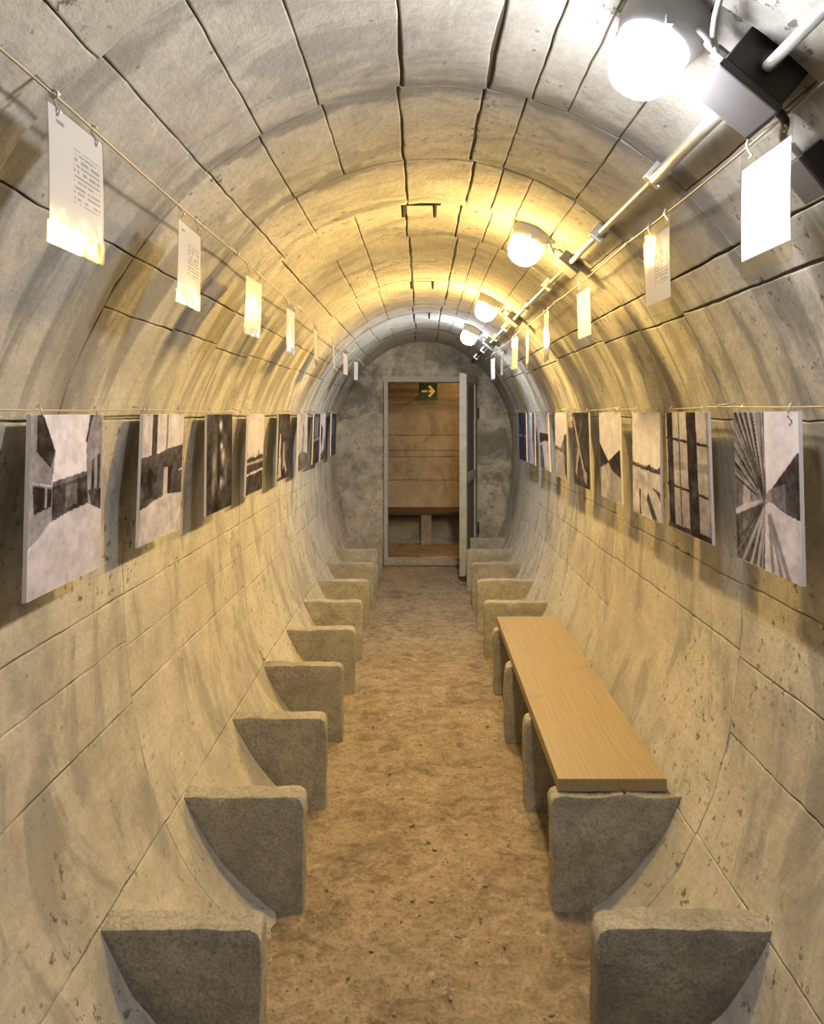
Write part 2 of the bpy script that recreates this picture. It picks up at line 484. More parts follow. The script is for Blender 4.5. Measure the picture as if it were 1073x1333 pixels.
# longitudinal joints: direction from the axis at eye height, half gap, chance that a ring bay has it
JO = [((-.62, -1), .0008, .8), ((-1.0, -1), .0011, .95), ((-1.28, -1), .0007, .7), ((-1.62, -1), .0010, .85), ((-1, -.02), .0011, .9),
      ((-3.0, 1), .0008, .85), ((-1.82, 1), .0010, 1), ((-.90, 1), .0010, 1), ((-.57, 1), .0007, .8), ((-.335, 1), .0007, .9), ((-.062, 1), .0032, 1),
      ((.21, 1), .0040, 1), ((.35, 1), .0010, .9), ((.49, 1), .0007, .8), ((.742, 1), .0010, 1), ((1.22, 1), .0007, .6), ((1.88, 1), .0020, 1), ((2.6, 1), .0026, 1),
      ((1, -.02), .0011, .9), ((1.9, -1), .0007, .5), ((1.33, -1), .0011, .9), ((.97, -1), .0010, .9), ((.66, -1), .0007, .8)]
JS = [(s_of_dir(*d), g, p) for d, g, p in JO]
S_L, S_R = JS[6][0], JS[16][0]            # wall / ceiling boundaries
wall_left = link('wall_left', shell_mesh(0, S_L, Y0, Y1, -0.0065, main_map, ring_d), M_JOINT)
ceiling = link('ceiling', shell_mesh(S_L, S_R, Y0, Y1, -0.0065, main_map, ring_d), M_JOINT)
wall_right = link('wall_right', shell_mesh(S_R, STOT, Y0, Y1, -0.0065, main_map, ring_d), M_JOINT)
for o, l in ((wall_left, 'board-marked concrete left flank of the tunnel with cracked joints'), (ceiling, 'arched board-marked concrete tunnel vault with grey bands'), (wall_right, 'board-marked concrete right flank of the tunnel with cracked joints')):
    tag(o, l, None, None, 'structure')
BAYS = [(-3.4, -1.85), (-1.85, -0.4), (-0.4, 0.52), (0.52, 1.07), (1.07, 1.61), (1.61, 2.06), (2.06, 2.48), (2.48, 2.98), (2.98, 3.95), (3.95, 4.83), (4.83, 5.20), (5.20, 5.75), (5.75, 6.30), (6.30, 7.27)]
LOWBAYS = [(-3.4, -1.6), (-1.6, 0.1), (0.1, 1.07), (1.07, 2.07), (2.07, 3.40), (3.40, 4.83), (4.83, 6.05), (6.05, 7.27)]
rng = random.Random(5)
S_LL, S_RR = JS[4][0], JS[18][0]        # below these joints the cast bays are longer
def lay(bays, lo, hi, base):
    for bi, (ya, yb) in enumerate(bays):
        js = []
        for i, (s, g, p) in enumerate(JS):
            if not lo < s < hi: continue
            keep = i in (6, 16) or rng.random() < p
            jit = 0 if i in (6, 16) else rng.uniform(-.012, .012)
            if keep: js.append((s + jit, g * rng.uniform(.75, 1.25)))
        js = [(lo, 0.0 if lo == 0 else .0009)] + js + [(hi, 0.0 if hi == STOT else .0009)]
        ring_a = any(abs(ya - r) < 1e-3 for r in RINGS); ring_b = any(abs(yb - r) < 1e-3 for r in RINGS)
        for k, ((sa, ga), (sb, gb)) in enumerate(zip(js, js[1:])):
            mid = (sa + sb) / 2
            par = wall_left if mid < S_L else (ceiling if mid < S_R else wall_right)
            up = S_LL < mid < S_RR
            def dfun(y, ya=ya, yb=yb): return ring_d(np.clip(y, ya + 1e-4, yb - 1e-4))
            me = panel_mesh(sa, sb, ya, yb, (ga, gb, .0018 if ring_a and up else .0003, .0018 if ring_b and up else .0003), base + bi * 40 + k, main_map, dfun, proud=rng.uniform(-.0008, .0008))
            link('panel', me, M_LIN, par)
lay(BAYS, S_LL, S_RR, 100)
lay(LOWBAYS, 0.0, S_LL, 900)
lay(LOWBAYS, S_RR, STOT, 1500)

# ------------------------------------------------------------------ floor
def floor_mesh(xa, xb, ya, yb, cell, amp, seed):
    nx = int((xb - xa) / cell); ny = int((yb - ya) / cell)
    X, Y = np.meshgrid(np.linspace(xa, xb, nx + 1), np.linspace(ya, yb, ny + 1), indexing='ij')
    Z = amp * fbm(X * 5, Y * 6, 0.5, seed, 3) + amp * 0.7 * fbm(X * 19, Y * 22, 1.5, seed + 4, 2)
    Z = Z + 0.02 * np.clip((np.abs(X - CX) - 0.42) / 0.2, 0, 1) ** 2
    P = np.stack([X, Y, Z], -1).reshape(-1, 3)
    idx = np.arange(P.shape[0]).reshape(nx + 1, ny + 1)
    f = np.stack([idx[:-1, :-1], idx[1:, :-1], idx[1:, 1:], idx[:-1, 1:]], -1).reshape(-1, 4)
    me = bpy.data.meshes.new('floor'); me.from_pydata(P.tolist(), [], f.tolist()); me.update()
    return me
floor = tag(link('floor', floor_mesh(CX - 0.66, CX + 0.66, Y0, 7.33, 0.016, 0.013, 21), M_FLOOR), 'trodden sandy earth floor of the tunnel aisle', None, None, 'structure')
# loose grit
gv, gf = [], []
r2 = random.Random(11)
ico = bmesh.new(); bmesh.ops.create_icosphere(ico, subdivisions=1, radius=1.0)
iv = [v.co.copy() for v in ico.verts]; iff = [[v.index for v in f.verts] for f in ico.faces]; ico.free()
for _ in range(3200):
    y = 0.9 + 6.3 * r2.random() ** 1.3; x = CX + r2.uniform(-.60, .60)
    r = r2.uniform(.0015, .0042) if r2.random() < .93 else r2.uniform(.005, .009)
    sx, sy, sz = r * r2.uniform(.7, 1.5), r * r2.uniform(.7, 1.5), r * r2.uniform(.35, .8)
    a = r2.uniform(0, 6.28); ca, sa_ = math.cos(a), math.sin(a); b = len(gv)
    z = 0.004
    for v in iv:
        q = (v.x * sx, v.y * sy)
        gv.append((x + q[0] * ca - q[1] * sa_, y + q[0] * sa_ + q[1] * ca, z + v.z * sz + 0.002))
    gf += [[i + b for i in f] for f in iff]
M_GRIT = plain('grit', (0.30, 0.235, 0.165), 0.9, 0, 0.6, 25)
tag(link('grit', mesh_of('grit', gv, gf), M_GRIT, None, False), 'fine pale grit scattered over the earth floor', 'grit', None, 'stuff')

# ------------------------------------------------------------------ end wall, door opening, side gallery
DX0, DX1, DH0, DH1 = -0.355, 0.49, 0.055, 1.93
def end_piece(m, x0, x1, h0, h1): m.box(((x0 + x1) / 2, Y1 + 0.125, (h0 + h1) / 2), (x1 - x0, 0.25, h1 - h0))
# the wall is one slab with an opening: grid of quads around the hole, front face slightly uneven
def end_wall():
    xs = sorted(set([round(v, 4) for v in np.linspace(-1.05, 1.12, 60)] + [DX0, DX1])); hs = sorted(set([round(v, 4) for v in np.linspace(-0.05, 2.5, 70)] + [DH0, DH1]))
    vs, fs, ids = [], [], {}
    def vid(i, j, b):
        k = (i, j, b)
        if k not in ids:
            x, h = xs[i], hs[j]
            edge = (abs(x - DX0) < .03 or abs(x - DX1) < .03) and h < DH1 + .03 or abs(h - DH1) < .03 and DX0 - .03 < x < DX1 + .03
            dz = 0.0 if (b or edge) else float(0.014 * fbm(x * 2.2, h * 2.2, 0.7, 61, 3) + (0.012 if fbm(x * 3.1, h * 1.7, 4.2, 77, 3) > 0.12 else 0))
            ids[k] = len(vs); vs.append((x, Y1 + (0.25 if b else 0) + dz, h))
        return ids[k]
    hole = lambda i, j: DX0 - 1e-4 <= xs[i] and xs[i + 1] <= DX1 + 1e-4 and DH0 - 1e-4 <= hs[j] and hs[j + 1] <= DH1 + 1e-4
    for i in range(len(xs) - 1):
        for j in range(len(hs) - 1):
            if hole(i, j): continue
            fs.append((vid(i, j, 0), vid(i + 1, j, 0), vid(i + 1, j + 1, 0), vid(i, j + 1, 0)))
            fs.append((vid(i, j, 1), vid(i, j + 1, 1), vid(i + 1, j + 1, 1), vid(i + 1, j, 1)))
            for (di, dj, a, b) in ((-1, 0, (i, j), (i, j + 1)), (1, 0, (i + 1, j), (i + 1, j + 1)), (0, -1, (i, j), (i + 1, j)), (0, 1, (i, j + 1), (i + 1, j + 1))):
                ii, jj = i + di, j + dj
                if 0 <= ii < len(xs) - 1 and 0 <= jj < len(hs) - 1 and not hole(ii, jj): continue
                fs.append((vid(*a, 0), vid(*b, 0), vid(*b, 1), vid(*a, 1)))
    return mesh_of('wall_end', vs, fs)
tag(link('wall_end', end_wall(), M_END), 'grey patched concrete end wall around the doorway', None, None, 'structure')
# door frame (set into the opening)
fr = empty('trim_1', (0, Y1, 0), 'pale lime-washed frame around the doorway', None, None, 'structure')
MB().box((DX0 - 0.004, Y1 + 0.02, (DH0 + DH1) / 2), (0.04, 0.10, DH1 - DH0), None, .004).build('jamb', M_FRAME, fr)
MB().box((DX1 + 0.01, Y1 + 0.02, (DH0 + DH1) / 2), (0.04, 0.10, DH1 - DH0), None, .004).build('jamb', M_FRAME, fr)
MB().box(((DX0 + DX1) / 2, Y1 + 0.02, DH1 + 0.028), (DX1 - DX0 + 0.09, 0.10, 0.06), None, .005).build('lintel', M_FRAME, fr)
MB().box(((DX0 + DX1) / 2, Y1 + 0.03, DH0 - 0.022), (DX1 - DX0 + 0.05, 0.14, 0.055), None, .006).build('threshold', M_SLAB, fr)
# open door leaf
hinge = Vector((0.575, 7.235, 0)); free = Vector((0.395, 6.52, 0))
dv = (free - hinge); L = dv.length; dv.normalize(); nrm = Vector((-dv.y, dv.x, 0))     # nrm points towards the right flank side
if nrm.x < 0: nrm = -nrm
Rm = Matrix((dv, nrm, Vector((0, 0, 1)))).transposed()
dr = empty('door_1', (hinge.x, hinge.y, 0), 'heavy grey door leaf standing open towards the tunnel', None, None, 'structure')
def dl(u, w, h): return hinge + dv * u + nrm * w + Vector((0, 0, h))
MB().box(dl(L / 2, 0, 1.02), (L, 0.05, 1.92), Rm, .006).build('leaf', M_DOOR, dr)
MB().box(dl(L - 0.035, 0.032, 1.02), (0.07, 0.022, 1.90), Rm, .003).build('stile', M_DOOR, dr)
MB().box(dl(0.20, 0.032, 1.02), (0.07, 0.022, 1.90), Rm, .003).build('stile', M_DOOR, dr)
MB().box(dl(L * .5, 0.032, 1.93), (L - .15, 0.020, 0.07), Rm, .003).build('rail', M_DOOR, dr)
MB().box(dl(L * .5, 0.032, 0.99), (L - .15, 0.020, 0.08), Rm, .003).build('rail', M_DOOR, dr)
MB().box(dl(L * .5, 0.032, 0.12), (L - .15, 0.020, 0.07), Rm, .003).build('rail', M_DOOR, dr)
MB().box(dl(L * .5, 0.027, 1.45), (L - .30, 0.004, 0.84), Rm).build('inset', M_GROOVE, dr)
MB().box(dl(L * .5, 0.027, 0.55), (L - .30, 0.004, 0.74), Rm).build('inset', M_GROOVE, dr)
for h in (0.4, 1.6):
    MB().tube([dl(-.012, .03, h - .06), dl(-.012, .03, h + .06)], .012).build('hinge', M_IRON, dr)
# side gallery behind the doorway (its axis runs across)
YC = 8.0
def side_map(x, y, h): return np.stack([y, YC + (x - CX), h], -1)
zero = lambda y: np.zeros_like(np.asarray(y, float))
s_a = float(np.interp(CX - 0.52, _px[100:len(_hs)], _S[100:len(_hs)]))
wf = tag(link('wall_far', shell_mesh(s_a, STOT, -1.5, 2.2, -0.0065, side_map, zero), M_JOINT), 'board-marked far side of the cross gallery seen through the doorway', None, None, 'structure')
cuts = [s_a, STOT - 2.55, STOT - 2.02, STOT - 1.56, STOT - 1.36, STOT - 1.28, STOT - 0.98, STOT - 0.6, STOT]
for (sa, sb) in zip(cuts, cuts[1:]):
    for (xa, xb) in ((-1.5, -.9), (-.9, .75), (.75, 2.2)):
        link('panel', panel_mesh(sa, sb, xa, xb, (.002, .002, .0015, .0015), int(sa * 100) % 97, side_map, zero, cell=.05), M_LIN, wf)
sf = floor_mesh(-1.5, 2.2, 7.36, 8.75, 0.04, 0.006, 40)
for v in sf.vertices: v.co.z = min(v.co.z, .02)
tag(link('floor_far', sf, M_FLOOR), 'dim earth floor of the cross gallery', None, None, 'structure')
for nm, x in (('wall_gallery_left', -1.56), ('wall_gallery_right', 2.26)):
    tag(MB().box((x, 8.15, 1.2), (0.1, 1.7, 2.6)).build(nm, M_END), 'end closure of the cross gallery', None, None, 'structure')
tag(MB().box((CX, Y0 - 0.06, 1.17), (2.3, 0.12, 2.5)).build('wall_back', M_END), 'concrete closure behind the viewer', None, None, 'structure')

# ------------------------------------------------------------------ concrete seat supports
def slab_mesh(side, y_mid, th, seed, xi, top):
    nu, nv, nw = 16, 16, 3
    hs = np.linspace(-0.035, top, nv + 1); us = np.linspace(0, 1, nu + 1); ws = np.linspace(-0.5, 0.5, nw + 1)
    def pos(u, h, w):
        xo = CX + side * (half_width(h) + 0.012)
        # rounded inner top corner
        x = xi + (xo - xi) * u
        yy = y_mid + w * th
        r = 0.028
        dx = abs(x - xi); dh = top - h
        if dx < r and dh < r:
            a, b = r - dx, r - dh
            l = math.hypot(a, b)
            if l > 0:
                m = max(a, b) / l
                x = xi + side * (r - a * m); h = top - (r - b * m)
        return x, yy, h
    vs, ids, fs = [], {}, []
    def vid(i, j, k):
        if (i, j, k) not in ids:
            ids[(i, j, k)] = len(vs); vs.append(pos(us[i], hs[j], ws[k]))
        return ids[(i, j, k)]
    for i in range(nu):
        for j in range(nv):
            fs.append((vid(i, j, 0), vid(i + 1, j, 0), vid(i + 1, j + 1, 0), vid(i, j + 1, 0)))
            fs.append((vid(i, j, nw), vid(i, j + 1, nw), vid(i + 1, j + 1, nw), vid(i + 1, j, nw)))
    for j in range(nv):
        for k in range(nw):
            fs.append((vid(0, j, k), vid(0, j + 1, k), vid(0, j + 1, k + 1), vid(0, j, k + 1)))
            fs.append((vid(nu, j, k), vid(nu, j, k + 1), vid(nu, j + 1, k + 1), vid(nu, j + 1, k)))
    for i in range(nu):
        for k in range(nw):
            fs.append((vid(i, 0, k), vid(i, 0, k + 1), vid(i + 1, 0, k + 1), vid(i + 1, 0, k)))
            fs.append((vid(i, nv, k), vid(i + 1, nv, k), vid(i + 1, nv, k + 1), vid(i, nv, k + 1)))
    V = np.array(vs)
    n = lambda sc, sd: fbm(V[:, 0] * sc, V[:, 1] * sc, V[:, 2] * sc, seed + sd, 3)
    V = V + np.stack([n(9, 1), n(9, 2), n(9, 3)], -1) * np.array([.007, .011, .009]) + np.stack([n(32, 4), n(32, 5), n(32, 6)], -1) * .0036
    me = mesh_of('slab', V.tolist(), fs)
    bm = bmesh.new(); bm.from_mesh(me)
    bmesh.ops.recalc_face_normals(bm, faces=bm.faces)
    es = [e for e in bm.edges if len(e.link_faces) == 2 and e.calc_face_angle(0) > math.radians(50)]
    bmesh.ops.bevel(bm, geom=es, offset=0.007, segments=2, affect='EDGES', profile=0.6)
    bm.to_mesh(me); bm.free()
    return me
ORD = ['first', 'second', 'third', 'fourth', 'fifth', 'sixth', 'seventh', 'eighth', 'ninth', 'tenth']
SLAB_Y = [1.68 + 0.572 * n for n in range(10)]
SEAT = 0.37
l_lab = ['nearest upright concrete seat support on the left, cut off by the picture bottom',
         'second upright concrete seat support from the front in the left row, grey front face',
         'third upright concrete seat support from the front on the left, dark front face']
r_lab = ['nearest upright concrete seat support on the right, standing in front of the plank bench',
         'concrete seat support under the front end of the wooden plank',
         'second concrete support under the wooden plank, counted from the front',
         'third concrete support under the wooden plank, counted from the front',
         'rearmost concrete support under the far end of the wooden plank',
         'first bare concrete support behind the wooden plank bench on the right']
rs = random.Random(3)
for side in (-1, 1):
    for n in range(10):
        xi = (-0.376 if side < 0 else 0.420) + rs.uniform(-.006, .006)
        labs = l_lab if side < 0 else r_lab
        if n < len(labs): lab = labs[n]
        elif n == 9: lab = 'farthest concrete seat support, beside the doorway on the %s' % ('left' if side < 0 else 'right')
        else: lab = '%s upright concrete seat support from the front, %s row' % (ORD[n], 'left' if side < 0 else 'right')
        me = slab_mesh(side, SLAB_Y[n] + rs.uniform(-.008, .008), 0.072, 300 + n * 7 + side, xi, SEAT + rs.uniform(-.003, .0))
        o = tag(link('seat_support', me, M_SLAB), lab, 'support', 'concrete seat supports along the walls')
        ang_smooth(o, 45)
# wooden plank
def plank_mesh():
    m = MB()
    m.box((0.624, 3.135, SEAT + 0.0245), (0.354, 1.79, 0.043), None, .0035)
    return m
pl = empty('plank_bench', (0.624, 3.135, SEAT), 'long pale wooden plank laid across four concrete supports as a bench', 'bench')
plank_mesh().build('plank', M_WOOD, pl)
MB().tube([(0.66, 2.238, SEAT + .006), (0.66, 2.225, SEAT + .004)], .006).build('bolt', M_IRON, pl)
# gallery bench
for k, x in enumerate((-0.50, 0.075, 0.65)):
    yo = YC + half_width(.2)
    m = MB(); m.box((x, (8.42 + 8.78) / 2, 0.17), (0.13, 0.36, 0.38), None, .008)
    tag(m.build('seat_support', M_SLAB), ['block under the dark gallery bench, hidden behind the left door jamb', 'middle block under the dark bench seen through the doorway', 'block under the dark gallery bench, hidden behind the open door leaf'][k], 'support', 'blocks under the gallery bench')
tag(MB().box((0.2, 8.60, 0.386), (2.3, 0.40, 0.042), None, .004).build('bench_seat', M_WOODD), 'dim dark wooden bench seat against the gallery wall seen through the doorway', 'bench')

# exit arrow sign on the gallery wall
sg = empty('exit_sign', (0.1, 8.50, 1.86), 'small square dark green sign with a cream arrow pointing right', 'sign')
sw = 0.225; sx0, sh = 0.098, 1.868; sy = 8.40
MB().box((sx0, sy, sh), (sw, 0.006, sw * .95), None, .002).build('plate', M_GREEN, sg)
def flat_poly(pts, y, th):
    m = MB(); f = [m.bm.verts.new((sx0 + p[0] * sw, y, sh + p[1] * sw)) for p in pts]; b = [m.bm.verts.new((sx0 + p[0] * sw, y + th, sh + p[1] * sw)) for p in pts]
    m.bm.faces.new(f); m.bm.faces.new(b[::-1])
    for i in range(len(pts)): m.bm.faces.new((f[i], f[(i + 1) % len(pts)], b[(i + 1) % len(pts)], b[i]))
    return m
AR = [(-.36, -.055), (.17, -.055), (-.02, -.26), (.11, -.32), (.38, -.0), (.11, .32), (-.02, .26), (.17, .055), (-.36, .055)]
flat_poly(AR, sy - .0050, .0018).build('arrow', M_ARROW, sg)
yb_ = YC + half_width(sh)
MB().box((sx0, (sy + yb_) / 2 + .01, sh), (0.02, yb_ - sy + .03, 0.02)).build('bracket', M_IRON, sg)

# ------------------------------------------------------------------ bulkhead lamps, junction boxes, conduit
s_lamp = s_of_dir(0.63, 1)
lx, lh, lnx, lnh = [float(v) for v in sect(s_lamp)]
s_con = s_of_dir(0.99, 1)
cx_, ch_, cnx, cnh = [float(v) for v in sect(s_con)]
def wall_pt(s, y, off):
    x, h, nx, nh = [float(v) for v in sect(s)]
    d = off + float(ring_w(h)) * float(ring_d(np.array(min(max(y, Y0 + .01), Y1 - .01))))
    return Vector((x + nx * d, y, h + nh * d))
def bez(a, b, c, d, n=14):
    out = []
    for i in range(n + 1):
        t = i / n; k = 1 - t
        out.append(a * k ** 3 + b * 3 * k * k * t + c * 3 * k * t * t + d * t ** 3)
    return out
ax_l = Vector((lnx, 0, lnh)); ax_c = Vector((cnx, 0, cnh))
tan_c = Vector((-ax_c.z, 0, ax_c.x))          # along the arc, towards the right flank
BOXY = [(1.13, 1.0), (2.52, .78), (4.0, .78), (5.40, .78)]
for i, (y, col, stg, lab) in enumerate(LAMPS):
    p = wall_pt(s_lamp, y, 0.0)
    rt = empty('bulkhead_lamp', p, lab, 'lamp', 'bulkhead lamps along the vault')
    ang_smooth(MB().lathe([(0.074, -.004), (0.076, .0), (0.076, .030), (0.068, .052), (0.064, .056), (0.0, .056)], p, ax_l, 28).build('housing', M_HOUSE, rt), 30)
    gb = MB().lathe([(0.061, .052), (0.063, .062), (0.0625, .085), (0.057, .110), (0.044, .128), (0.024, .138), (0.0, .140)], p, ax_l, 16).build('globe', emit_material('glowing_globe', col, stg), rt, True)
    glow_attr(gb, p, ax_l, i < 1)
    u = ax_l.cross(Vector((0, 1, 0))).normalized()
    for k in range(3):
        a = 2 * math.pi * k / 3 + 0.5
        dirv = u * math.cos(a) + Vector((0, 1, 0)) * math.sin(a)
        q = p + ax_l * .05 + dirv * .068
        MB().box(q, (.012, .012, .018), None, .002).build('clip', M_HOUSE, rt)
    # junction box beside the lamp
    by, k = BOXY[i]
    bp = wall_pt(s_con, by, 0.0)
    big = i == 0
    bw, bl, bd = (0.115, 0.10, 0.085) if big else (0.085, 0.095, 0.06)
    Rb = Matrix((tan_c, Vector((0, 1, 0)), ax_c)).transposed()
    blab = ['large dark grey junction box beside the nearest lamp', 'grey junction box beside the second lamp from the front', 'junction box beside the third lamp from the front', 'farthest junction box, beside the cool white lamp'][i]
    jb = empty('junction_box', bp, blab, 'junction box', 'junction boxes on the conduit')
    MB().box(bp + ax_c * (bd * .42), (bw, bl, bd * .84), Rb, .004).build('body', M_BOXD if big else M_BOX, jb)
    MB().box(bp + ax_c * (bd * .92), (bw + .006, bl + .006, bd * .18), Rb, .004).build('lid', M_LIDD if big else M_BOX, jb)
    g0 = bp + ax_c * (bd * .45)
    MB().tube([g0 - tan_c * (bw / 2), g0 - tan_c * (bw / 2 + .022)], .012, 10).build('gland', M_CABLE, jb)
    MB().tube([g0 + Vector((0, bl / 2, 0)), g0 + Vector((0, bl / 2 + .02, 0))], .0145, 10).build('gland', M_BOXD, jb)
    MB().tube([g0 - Vector((0, bl / 2, 0)), g0 - Vector((0, bl / 2 + .02, 0))], .0145, 10).build('gland', M_BOXD, jb)
    # lamp cable: from the gland to the housing
    a0 = g0 - tan_c * (bw / 2 + .02); hdir = (a0 - p); hdir = (hdir - ax_l * hdir.dot(ax_l)).normalized()
    e0 = p + ax_l * .034 + (hdir * .8 + Vector((0, -.6, 0))).normalized() * .076
    MB().tube(bez(a0, a0 - tan_c * .05 + ax_c * .0, e0 + hdir * .07 + ax_l * .06 + Vector((0, -.03, 0)), e0, 14), .0055, 8).build('cable', M_CABLE, rt, True)
# conduit runs between the boxes
ends = [(-1.55, BOXY[0][0] - .07)] + [(a[0] + .07, b[0] - .07) for a, b in zip(BOXY, BOXY[1:])] + [(BOXY[-1][0] + .07, 7.22)]
clab = ['bright steel conduit running from the top right corner to the large junction box',
        'steel conduit between the large box and the second junction box', 'steel conduit between the second and third junction boxes',
        'short steel conduit between the third and fourth junction boxes', 'dark conduit running from the farthest junction box to the end wall']
for k, (a, b) in enumerate(ends):
    cr = empty('conduit', wall_pt(s_con, a, .04), clab[k], 'conduit', 'conduit runs on the vault')
    r = .0095 if k < 2 else .009
    n = 8
    MB().tube([wall_pt(s_con, a + (b - a) * t / n, .036 if k < 1 else .030) for t in range(n + 1)], r, 12).build('pipe', M_STEEL if k < 4 else M_BOXD, cr, True)
    if k == 1:
        MB().tube([wall_pt(s_con, a + t, .036) for t in (0.0, .13, .26, .39)], .0140, 12).build('sleeve', M_STEEL, cr, True)
    for fpos in ((.28, .72) if b - a > .6 else (.5,)):
        yy = a + (b - a) * fpos if not (k == 1 and fpos < .5) else a + .40
        q = wall_pt(s_con, yy, .022)
        MB().box(q, (.046, .018, .048), Rb, .003).build('clamp', M_STEEL, cr)
# second cable, towards the viewer, and the dark cable to the small box on the right flank
p1 = wall_pt(s_con, BOXY[0][0], 0.05)
tag(MB().tube(bez(p1 - tan_c * .075 + Vector((0, -.02, 0)), p1 - tan_c * .12 + Vector((0, -.05, 0)), wall_pt(s_of_dir(.66, 1), .9, .05), wall_pt(s_of_dir(.62, 1), .62, .01)), .005, 8).build('cable', M_CABLE, None, True), 'thin grey cable leaving the large junction box towards the picture top', 'cable')
s_sb = s_of_dir(1.62, 1)
sbp = wall_pt(s_sb, 1.20, 0.0); _, _, snx, snh = [float(v) for v in sect(s_sb)]
axs = Vector((snx, 0, snh)); tns = Vector((-axs.z, 0, axs.x)); Rs = Matrix((tns, Vector((0, 1, 0)), axs)).transposed()
sb = empty('switch_box', sbp, 'small dark box on the right flank cut by the picture edge', 'switch box')
MB().box(sbp + axs * .022, (.08, .07, .044), Rs, .004).build('body', M_BOXD, sb)
MB().box(sbp + axs * .048, (.076, .066, .008), Rs, .003).build('lid', M_BOX, sb)
MB().tube([sbp + axs * .03 - tns * .04, sbp + axs * .03 - tns * .062], .011, 10).build('gland', M_STEEL, sb)
c0 = p1 + tan_c * .06; c1 = sbp + axs * .03 - tns * .06
tag(MB().tube(bez(c0, c0 + tan_c * .05, c1 - tns * .05, c1), .0075, 8).build('cable', M_CABLED, None, True), 'black cable from the large junction box down to the small dark box', 'cable')

# iron staples left in the crown
for k, (y, w) in enumerate(((2.50, .16), (3.96, .17), (5.22, .16))):
    s0_ = s_of_dir(-.005 if k == 0 else .015, 1)
    c = wall_pt(s0_, y + .02, .004)
    st = empty('iron_staple', c, ['largest rusty iron staple in the crown, at the nearest ledge', 'rusty iron staple in the crown at the middle ledge', 'farthest iron staple in the crown, in front of the end wall'][k], 'staple', 'iron staples in the crown')
    MB().box(c, (w, .014, .014), None, .003).build('bar', M_IRON, st)
    for sgn in (-1, 1):
        MB().tube([c + Vector((sgn * w * .36, 0, 0)), c + Vector((sgn * w * .36, -.004, -.05))], [.009, .006], 8).build('prong', M_IRON, st)

# ------------------------------------------------------------------ wires
WIRES = {'UL': (-0.53, EYE + .462), 'UR': (0.60, EYE + .492), 'LL': (-0.802, EYE + .012), 'LR': (0.868, EYE + .020)}
wl = {'UL': 'thin wire high on the left flank carrying the text sheets', 'UR': 'thin bright wire high on the right flank carrying the text sheets',
      'LL': 'thin wire at eye level on the left wall carrying the photographs', 'LR': 'thin wire at eye level on the right wall carrying the photographs'}
ANCH = [-.2, 1.0, 2.0, 3.08, 4.2, 5.2, 6.25, 7.15]
for k, (x, h) in WIRES.items():
    w = empty('hanging_wire', (x, 1.0, h), wl[k], 'wire')
    side = -1 if x < 0 else 1
    pts = []
    ys = np.linspace(-1.5, 7.26, 70)
    for y in ys:
        j = np.searchsorted(ANCH, y); a = ANCH[j - 1] if j > 0 else -1.5; b = ANCH[j] if j < len(ANCH) else 7.26
        t = (y - a) / max(b - a, 1e-3)
        pts.append((x, y, h - 4 * t * (1 - t) * .006))
    MB().tube(pts, .0021 if k != 'UR' else .0026, 6).build('strand', M_WIRE, w, True)
    for y in ANCH:
        hw = half_width(h) * 1.0
        xw = CX + side * hw
        kk = int(np.argmin((_px - x) ** 2 + (_ph - h) ** 2)); bx, bh = float(_px[kk] - _nx[kk] * .01), float(_ph[kk] - _nh[kk] * .01)
        MB().tube([(bx, y, bh), (x, y, h + .002)], .003, 6).build('eye_bolt', M_STEEL, w, True)
        t = MB(); t.tube([(x - side * 0 + .006 * math.cos(a), y, h + .006 * math.sin(a)) for a in np.linspace(0, 2 * math.pi, 11)], .0022, 6); t.build('eye', M_STEEL, w, True)

# ------------------------------------------------------------------ photographs
DARK = np.array([.011, .008, .0095]); LIGHT = np.array([.64, .635, .80])
class Cv:
    """small tonal canvas; u left to right, v top to bottom, tone 0 dark .. 1 light"""
    def __init__(self, W, H, t=.5, seed=0):
        self.U, self.V = np.meshgrid(np.linspace(0, 1, W), np.linspace(0, 1, H), indexing='ij')
        self.t = np.full((W, H), float(t)); self.seed = seed; self.blue = np.zeros((W, H))
    def poly(self, pts, t, soft=0.0):
        U, V = self.U, self.V; ins = np.zeros(U.shape, bool)
        n = len(pts)
        for i in range(n):
            (x1, y1), (x2, y2) = pts[i], pts[(i + 1) % n]
            c = ((y1 > V) != (y2 > V)) & (U < (x2 - x1) * (V - y1) / ((y2 - y1) if y2 != y1 else 1e-9) + x1)
            ins ^= c
        self.t = np.where(ins, t, self.t); return self
    def grad(self, pts, t0, t1):
        old = self.t.copy(); self.poly(pts, -9)
        m = self.t < -5; self.t = np.where(m, t0 + (t1 - t0) * self.V, old); return self
    def line(self, a, b, w, t):
        dx, dy = b[0] - a[0], b[1] - a[1]; L = math.hypot(dx, dy); n = (-dy / L * w / 2, dx / L * w / 2)
        return self.poly([(a[0] + n[0], a[1] + n[1]), (b[0] + n[0], b[1] + n[1]), (b[0] - n[0], b[1] - n[1]), (a[0] - n[0], a[1] - n[1])], t)
    def blob(self, u, v, ru, rv, t):
        k = np.exp(-(((self.U - u) / ru) ** 2 + ((self.V - v) / rv) ** 2)); self.t = self.t * (1 - k) + t * k; return self
    def tex(self, amp, su, sv, v0=0, v1=1):
        n = fbm(self.U * su, self.V * sv, 0.5, self.seed + int(su * 3 + sv), 3)
        self.t = np.where((self.V >= v0) & (self.V <= v1), self.t + amp * n, self.t); return self
    def rgb(self):
        t = (np.clip(self.t, 0, 1) ** 1.45)[..., None]
        c = DARK * (1 - t) + LIGHT * t
        return c * (1 - self.blue[..., None]) + np.array([.10, .12, .42]) * self.blue[..., None] * (0.3 + t)
